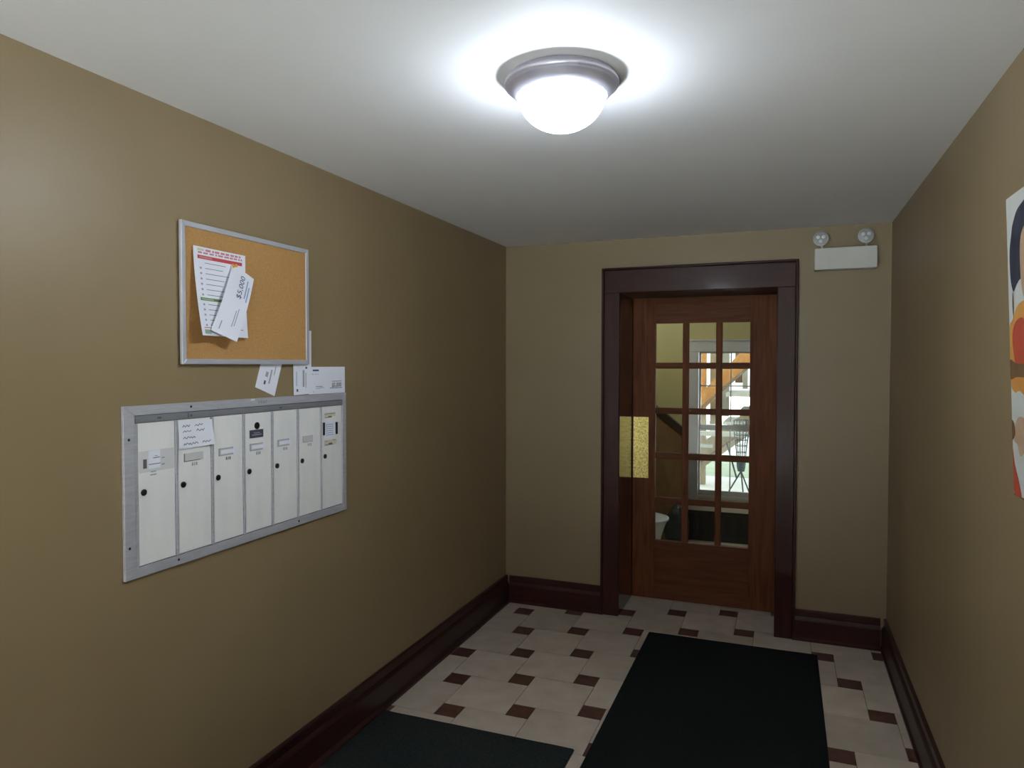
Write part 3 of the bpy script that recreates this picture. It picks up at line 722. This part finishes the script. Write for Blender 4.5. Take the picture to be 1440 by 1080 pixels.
# envelope pinned over the notice
en = tag(empty('envelope', (XC, 1.85, 1.80)), 'white envelope pinned slanting over the notice on the cork board', 'envelope', 'unopened envelopes around the board')
EX = XC+0.032
ef = quadsurf((1.727, 1.708), (1.838, 1.674), (1.962, 1.896), (1.862, 1.937), lambda u, v: XC+0.0095+0.036*(1-v)+0.006*math.sin(math.pi*v))
sheet(ef, 'sheet', M['paper'], en, 8, 12, 0.001)
def rot(s, fu=lambda u, v: (u, v)): return lambda u, v, h=0.0: s(*fu(u, v), h)
# text frame: U runs up the envelope, V runs across it (mail is turned sideways)
ew, eh = 0.235, 0.108
def tf(U, V, h=0.0): return ef(1-V/eh, U/ew, h)     # U: 0..ew upward, V: 0..eh from right edge
def mirrored(U, V, h=0.0): return ef(V/eh, 1-U/ew, h)
textmesh(lambda U, V, h=0: ef(1-V/eh, U/ew, h), '$5,000', 0.135, 0.040, 0.030, 0, 0.0009).build('print_amount', M['ink_navy'], en)
decals(ef, blocks(0, 1, 0, 1, 1, 2, 3) and [(0.74, 0.62, 0.79, 0.90), (0.84, 0.58, 0.89, 0.82)], 0.0009, 2, 6).build('print', M['ink_blue'], en)
decals(ef, [(0.60, 0.16, 0.63, 0.40), (0.68, 0.18, 0.71, 0.44), (0.20, 0.06, 0.24, 0.18)], 0.0009, 2, 6).build('address_lines', M['ink_light'], en)
pp = tag(MB().lathe([(0.0, 0.0), (0.007, 0.0), (0.004, 0.004), (0.004, 0.009), (0.006, 0.012), (0.0, 0.013)], (0, 0, 0), 14, 'x').build('push_pin', M['orange']), 'orange push pin holding the slanting envelope', 'pin')
pp.location = (XC+0.0115, 1.863, 1.929)

def envelope(name, corners, x, label, details, th=0.0012):
    e = tag(empty(name, (x, corners[0][0], corners[0][1])), label, 'envelope', 'unopened envelopes around the board')
    sf = quadsurf(*corners, lambda u, v: x)
    sheet(sf, 'sheet', M['paper'], e, 2, 2, th)
    for nm, m, rects in details: decals(sf, rects, 0.0003, 1, 1).build(nm, m, e)
    return e, sf
# tilted envelope hanging below the board
envelope('envelope', ((1.987, 1.519), (2.087, 1.483), (2.167, 1.710), (2.067, 1.746)), WXL+0.0022, 'tilted white envelope hanging out from under the cork board',
         [('print', M['ink_light'], [(0.55, 0.14, 0.62, 0.36), (0.72, 0.30, 0.76, 0.44), (0.33, 0.22, 0.46, 0.30)]), ('print_mark', M['ink_navy'], [(0.33, 0.10, 0.42, 0.16)])])
# upright envelope tucked behind the right end of the board
envelope('envelope', ((2.193, 1.482), (2.299, 1.484), (2.301, 1.732), (2.191, 1.730)), WXL+0.0045, 'upright white envelope tucked behind the right end of the cork board',
         [('print', M['ink_blue'], [(0.14, 0.14, 0.18, 0.36)]), ('print_lines', M['ink_light'], [(0.50, 0.12, 0.60, 0.38), (0.66, 0.10, 0.70, 0.34)]), ('print_mark', M['ink_navy'], [(0.15, 0.05, 0.24, 0.09), (0.66, 0.40, 0.76, 0.43)])])
# wide envelope standing on the mailbox frame
e4, sf4 = envelope('envelope', ((2.287, 1.481), (2.529, 1.481), (2.529, 1.590), (2.287, 1.590)), WXL+0.0024, 'wide white envelope standing on the mailbox frame at its right end',
         [('logo', M['ink_navy'], [(0.10, 0.84, 0.26, 0.90)]), ('return_lines', M['ink_light'], [(0.08, 0.72, 0.12, 0.745), (0.16, 0.72, 0.19, 0.745), (0.22, 0.72, 0.25, 0.745), (0.10, 0.08, 0.14, 0.10)]),
          ('address_lines', M['ink_light'], [(0.18, 0.26, 0.36, 0.29), (0.18, 0.20, 0.30, 0.22), (0.28, 0.22, 0.40, 0.24)]), ('print', M['ink'], [(0.62, 0.44, 0.90, 0.46), (0.56, 0.185, 0.91, 0.21)])])
textmesh(lambda U, V, h=0: sf4(U/0.242, V/0.109, h), '$5,000', 0.150, 0.026, 0.024, 0, 0.0003, 0.0006).build('print_amount', M['ink'], e4)

# ------------------------------------------------------------------ emergency light
em = tag(empty('emergency_light', (0.306, D, 2.2)), 'white emergency light box with two round swivel lamp heads by the ceiling', 'light')
MB().box(0.150, 0.466, D-0.06, D, 2.134, 2.255).build('housing', M['white_plastic'], em, 0.003)
for (hx, hz, tilt) in ((0.180, 2.309, 0), (0.408, 2.312, 1)):
    px = hx+0.008*(1-tilt*0.3)
    MB().bar((px, D-0.032, 2.255), (px, D-0.032, 2.275), 0.012, seg=10).build('stem', M['white_plastic'], em)
    hd = MB().lathe([(0.001, D-0.020), (0.024, D-0.020), (0.036, D-0.032), (0.041, D-0.050), (0.041, D-0.058), (0.037, D-0.060), (0.036, D-0.054), (0.001, D-0.052)], (hx, 0, hz), 36, 'y').build('lamp_head', M['chrome_ring'], em)
    MB().lathe([(0.001, D-0.0525), (0.034, D-0.0545), (0.0355, D-0.0555), (0.034, D-0.0560), (0.001, D-0.0555)], (hx, 0, hz), 30, 'y').build('reflector', M['reflector'], hd)
    for (ax, az) in ((-0.014, 0.009), (0.014, 0.009), (0.0, -0.014)):
        MB().lathe([(0.0, D-0.062), (0.006, D-0.0612), (0.0105, D-0.0585), (0.0105, D-0.056), (0.0, D-0.056)], (hx+ax, 0, hz+az), 14, 'y').build('lens', M['led'], hd)

# ------------------------------------------------------------------ mats
def floor_mat(name, x0, x1, y0, y1, m, label, seed, bord):
    e = tag(empty(name, ((x0+x1)/2, (y0+y1)/2, 0)), label, 'mat')
    r = random.Random(seed); pts = []
    def edge(a, b, n):
        for i in range(n):
            t = i/n; dx, dy = b[0]-a[0], b[1]-a[1]; L_ = math.hypot(dx, dy); w_ = r.uniform(-0.0015, 0.0015)
            pts.append((a[0]+dx*t-dy/L_*w_, a[1]+dy*t+dx/L_*w_, 0.003))
    edge((x0, y0), (x1, y0), 10); edge((x1, y0), (x1, y1), 24); edge((x1, y1), (x0, y1), 10); edge((x0, y1), (x0, y0), 24)
    MB().prism(pts, (0, 0, 0.006)).build('carpet_top', m, e, 0.0015)
    MB().box(x0-bord, x1+bord, y0, y1+bord, 0.0, 0.003).build('rubber_backing', M['rubber'], e)
floor_mat('floor_mat', -0.738, 0.180, -0.9, 4.160, M['mat'], 'long black floor mat leading to the glazed door', 1, 0.003)
floor_mat('floor_mat', -1.700, -0.800, -0.9, 2.766, M['mat2'], 'charcoal floor mat along the left baseboard', 2, 0.003)

# ------------------------------------------------------------------ canvas on the right wall
AY, AZ0, AZ1, AW = 2.030, 1.285, 2.001, 0.52
art = empty('painting', (B, AY, AZ0)); tag(art, 'unframed canvas painting of a figure in orange and red on the right wall', 'painting')
lean = math.atan2(0.029, AZ1-AZ0)
art.rotation_euler = (0, -lean, 0)
def apart(mb, name, m):
    me = bpy.data.meshes.new(name); me.from_pydata(mb.v, [], mb.f); me.update()
    o = bpy.data.objects.new(name, me); COL.objects.link(o); me.materials.append(m); o.parent = art; return o
HH = AZ1-AZ0; XF = -0.020
pc = lambda name, c0, c1, s=8: (lambda mm: (vary(mm, c0, c1, nscale=s), mm)[1])(mat(name, c0, 0.6))
p_w = pc('canvas_white', (0.50, 0.52, 0.47), (0.60, 0.61, 0.56)); p_hair = pc('paint_navy', (0.012, 0.014, 0.028), (0.05, 0.055, 0.08), 14)
p_or = pc('paint_orange', (0.55, 0.22, 0.04), (0.62, 0.33, 0.08), 10); p_rd = pc('paint_red', (0.42, 0.05, 0.03), (0.52, 0.09, 0.04), 10)
p_br = pc('paint_brown', (0.10, 0.055, 0.025), (0.20, 0.11, 0.04), 20); p_sk = pc('paint_skin', (0.40, 0.26, 0.16), (0.50, 0.34, 0.22), 20)
apart(MB().box(XF, 0, -AW, 0, 0, HH), 'canvas', p_w)
apart(MB().box(XF-0.0002, XF-0.0001, -AW, 0, 0, 0.004), 'lower_edge', p_br)
def patch(name, m, pts, lvl=1):   # pts in (distance from the far edge, height), smoothed loop
    q = []
    n = len(pts)
    for i in range(n):
        p0, p1, p2, p3 = pts[i-1], pts[i], pts[(i+1) % n], pts[(i+2) % n]
        for k in range(5):
            t = k/5
            q.append(tuple(0.5*((2*p1[a])+(-p0[a]+p2[a])*t+(2*p0[a]-5*p1[a]+4*p2[a]-p3[a])*t*t+(-p0[a]+3*p1[a]-3*p2[a]+p3[a])*t**3) for a in (0, 1)))
    q = [(min(max(a, 0.0005), AW-0.001), min(max(b, 0.001), HH-0.001)) for a, b in q]
    return apart(MB().poly([(XF-0.0004*lvl, -a, b) for a, b in q]), name, m)
z = lambda v: v-AZ0
patch('hair', p_hair, [(0.035, z(1.91)), (0.018, z(1.87)), (0.020, z(1.81)), (0.040, z(1.775)), (0.07, z(1.79)), (0.11, z(1.80)), (0.25, z(1.80)), (0.30, z(1.88)), (0.22, z(1.97)), (0.10, z(1.965)), (0.05, z(1.935))])
patch('face', p_sk, [(0.10, z(1.80)), (0.11, z(1.90)), (0.20, z(1.92)), (0.26, z(1.86)), (0.22, z(1.76)), (0.13, z(1.75))], 2)
patch('earring', p_br, [(0.035, z(1.775)), (0.043, z(1.75)), (0.038, z(1.715)), (0.030, z(1.74))], 2)
patch('robe', p_or, [(0.001, z(1.685)), (0.03, z(1.71)), (0.09, z(1.745)), (0.24, z(1.74)), (0.42, z(1.66)), (0.45, z(1.45)), (0.30, z(1.40)), (0.10, z(1.53)), (0.03, z(1.535)), (0.001, z(1.565))])
patch('robe_fold', p_rd, [(0.025, z(1.675)), (0.06, z(1.705)), (0.12, z(1.70)), (0.13, z(1.60)), (0.06, z(1.585)), (0.03, z(1.63))], 2)
patch('robe_brown', p_br, [(0.001, z(1.612)), (0.05, z(1.605)), (0.12, z(1.60)), (0.12, z(1.575)), (0.05, z(1.572)), (0.001, z(1.568))], 3)  # brown band of paint across the robe
patch('hand', p_sk, [(0.03, z(1.46)), (0.07, z(1.48)), (0.16, z(1.46)), (0.15, z(1.40)), (0.10, z(1.40)), (0.06, z(1.385)), (0.04, z(1.41)), (0.015, z(1.42))])
patch('hand_brown', p_br, [(0.001, z(1.465)), (0.02, z(1.46)), (0.025, z(1.435)), (0.001, z(1.42))], 2)  # brown paint beside the hand
patch('skirt', p_rd, [(0.001, z(1.395)), (0.015, z(1.36)), (0.045, z(1.32)), (0.06, z(1.287)), (0.02, z(1.287)), (0.001, z(1.30))])
patch('skirt_fold', p_or, [(0.20, z(1.40)), (0.40, z(1.42)), (0.44, z(1.30)), (0.16, z(1.30))])

# flat print made of many tiny strokes: one part of kind stuff each
for o in bpy.data.objects:
    n = o.name.split('.')[0]
    if n in ('bar_marks', 'tape_marks', 'list_icons', 'text_lines', 'stamped_marks', 'number_marks', 'clip_marks', 'print', 'print_lines', 'print_mark', 'plaque_print',
             'address_lines', 'return_lines', 'handwriting', 'heading', 'footer_marks', 'print_amount', 'holder_edge'):
        o['kind'] = 'stuff'
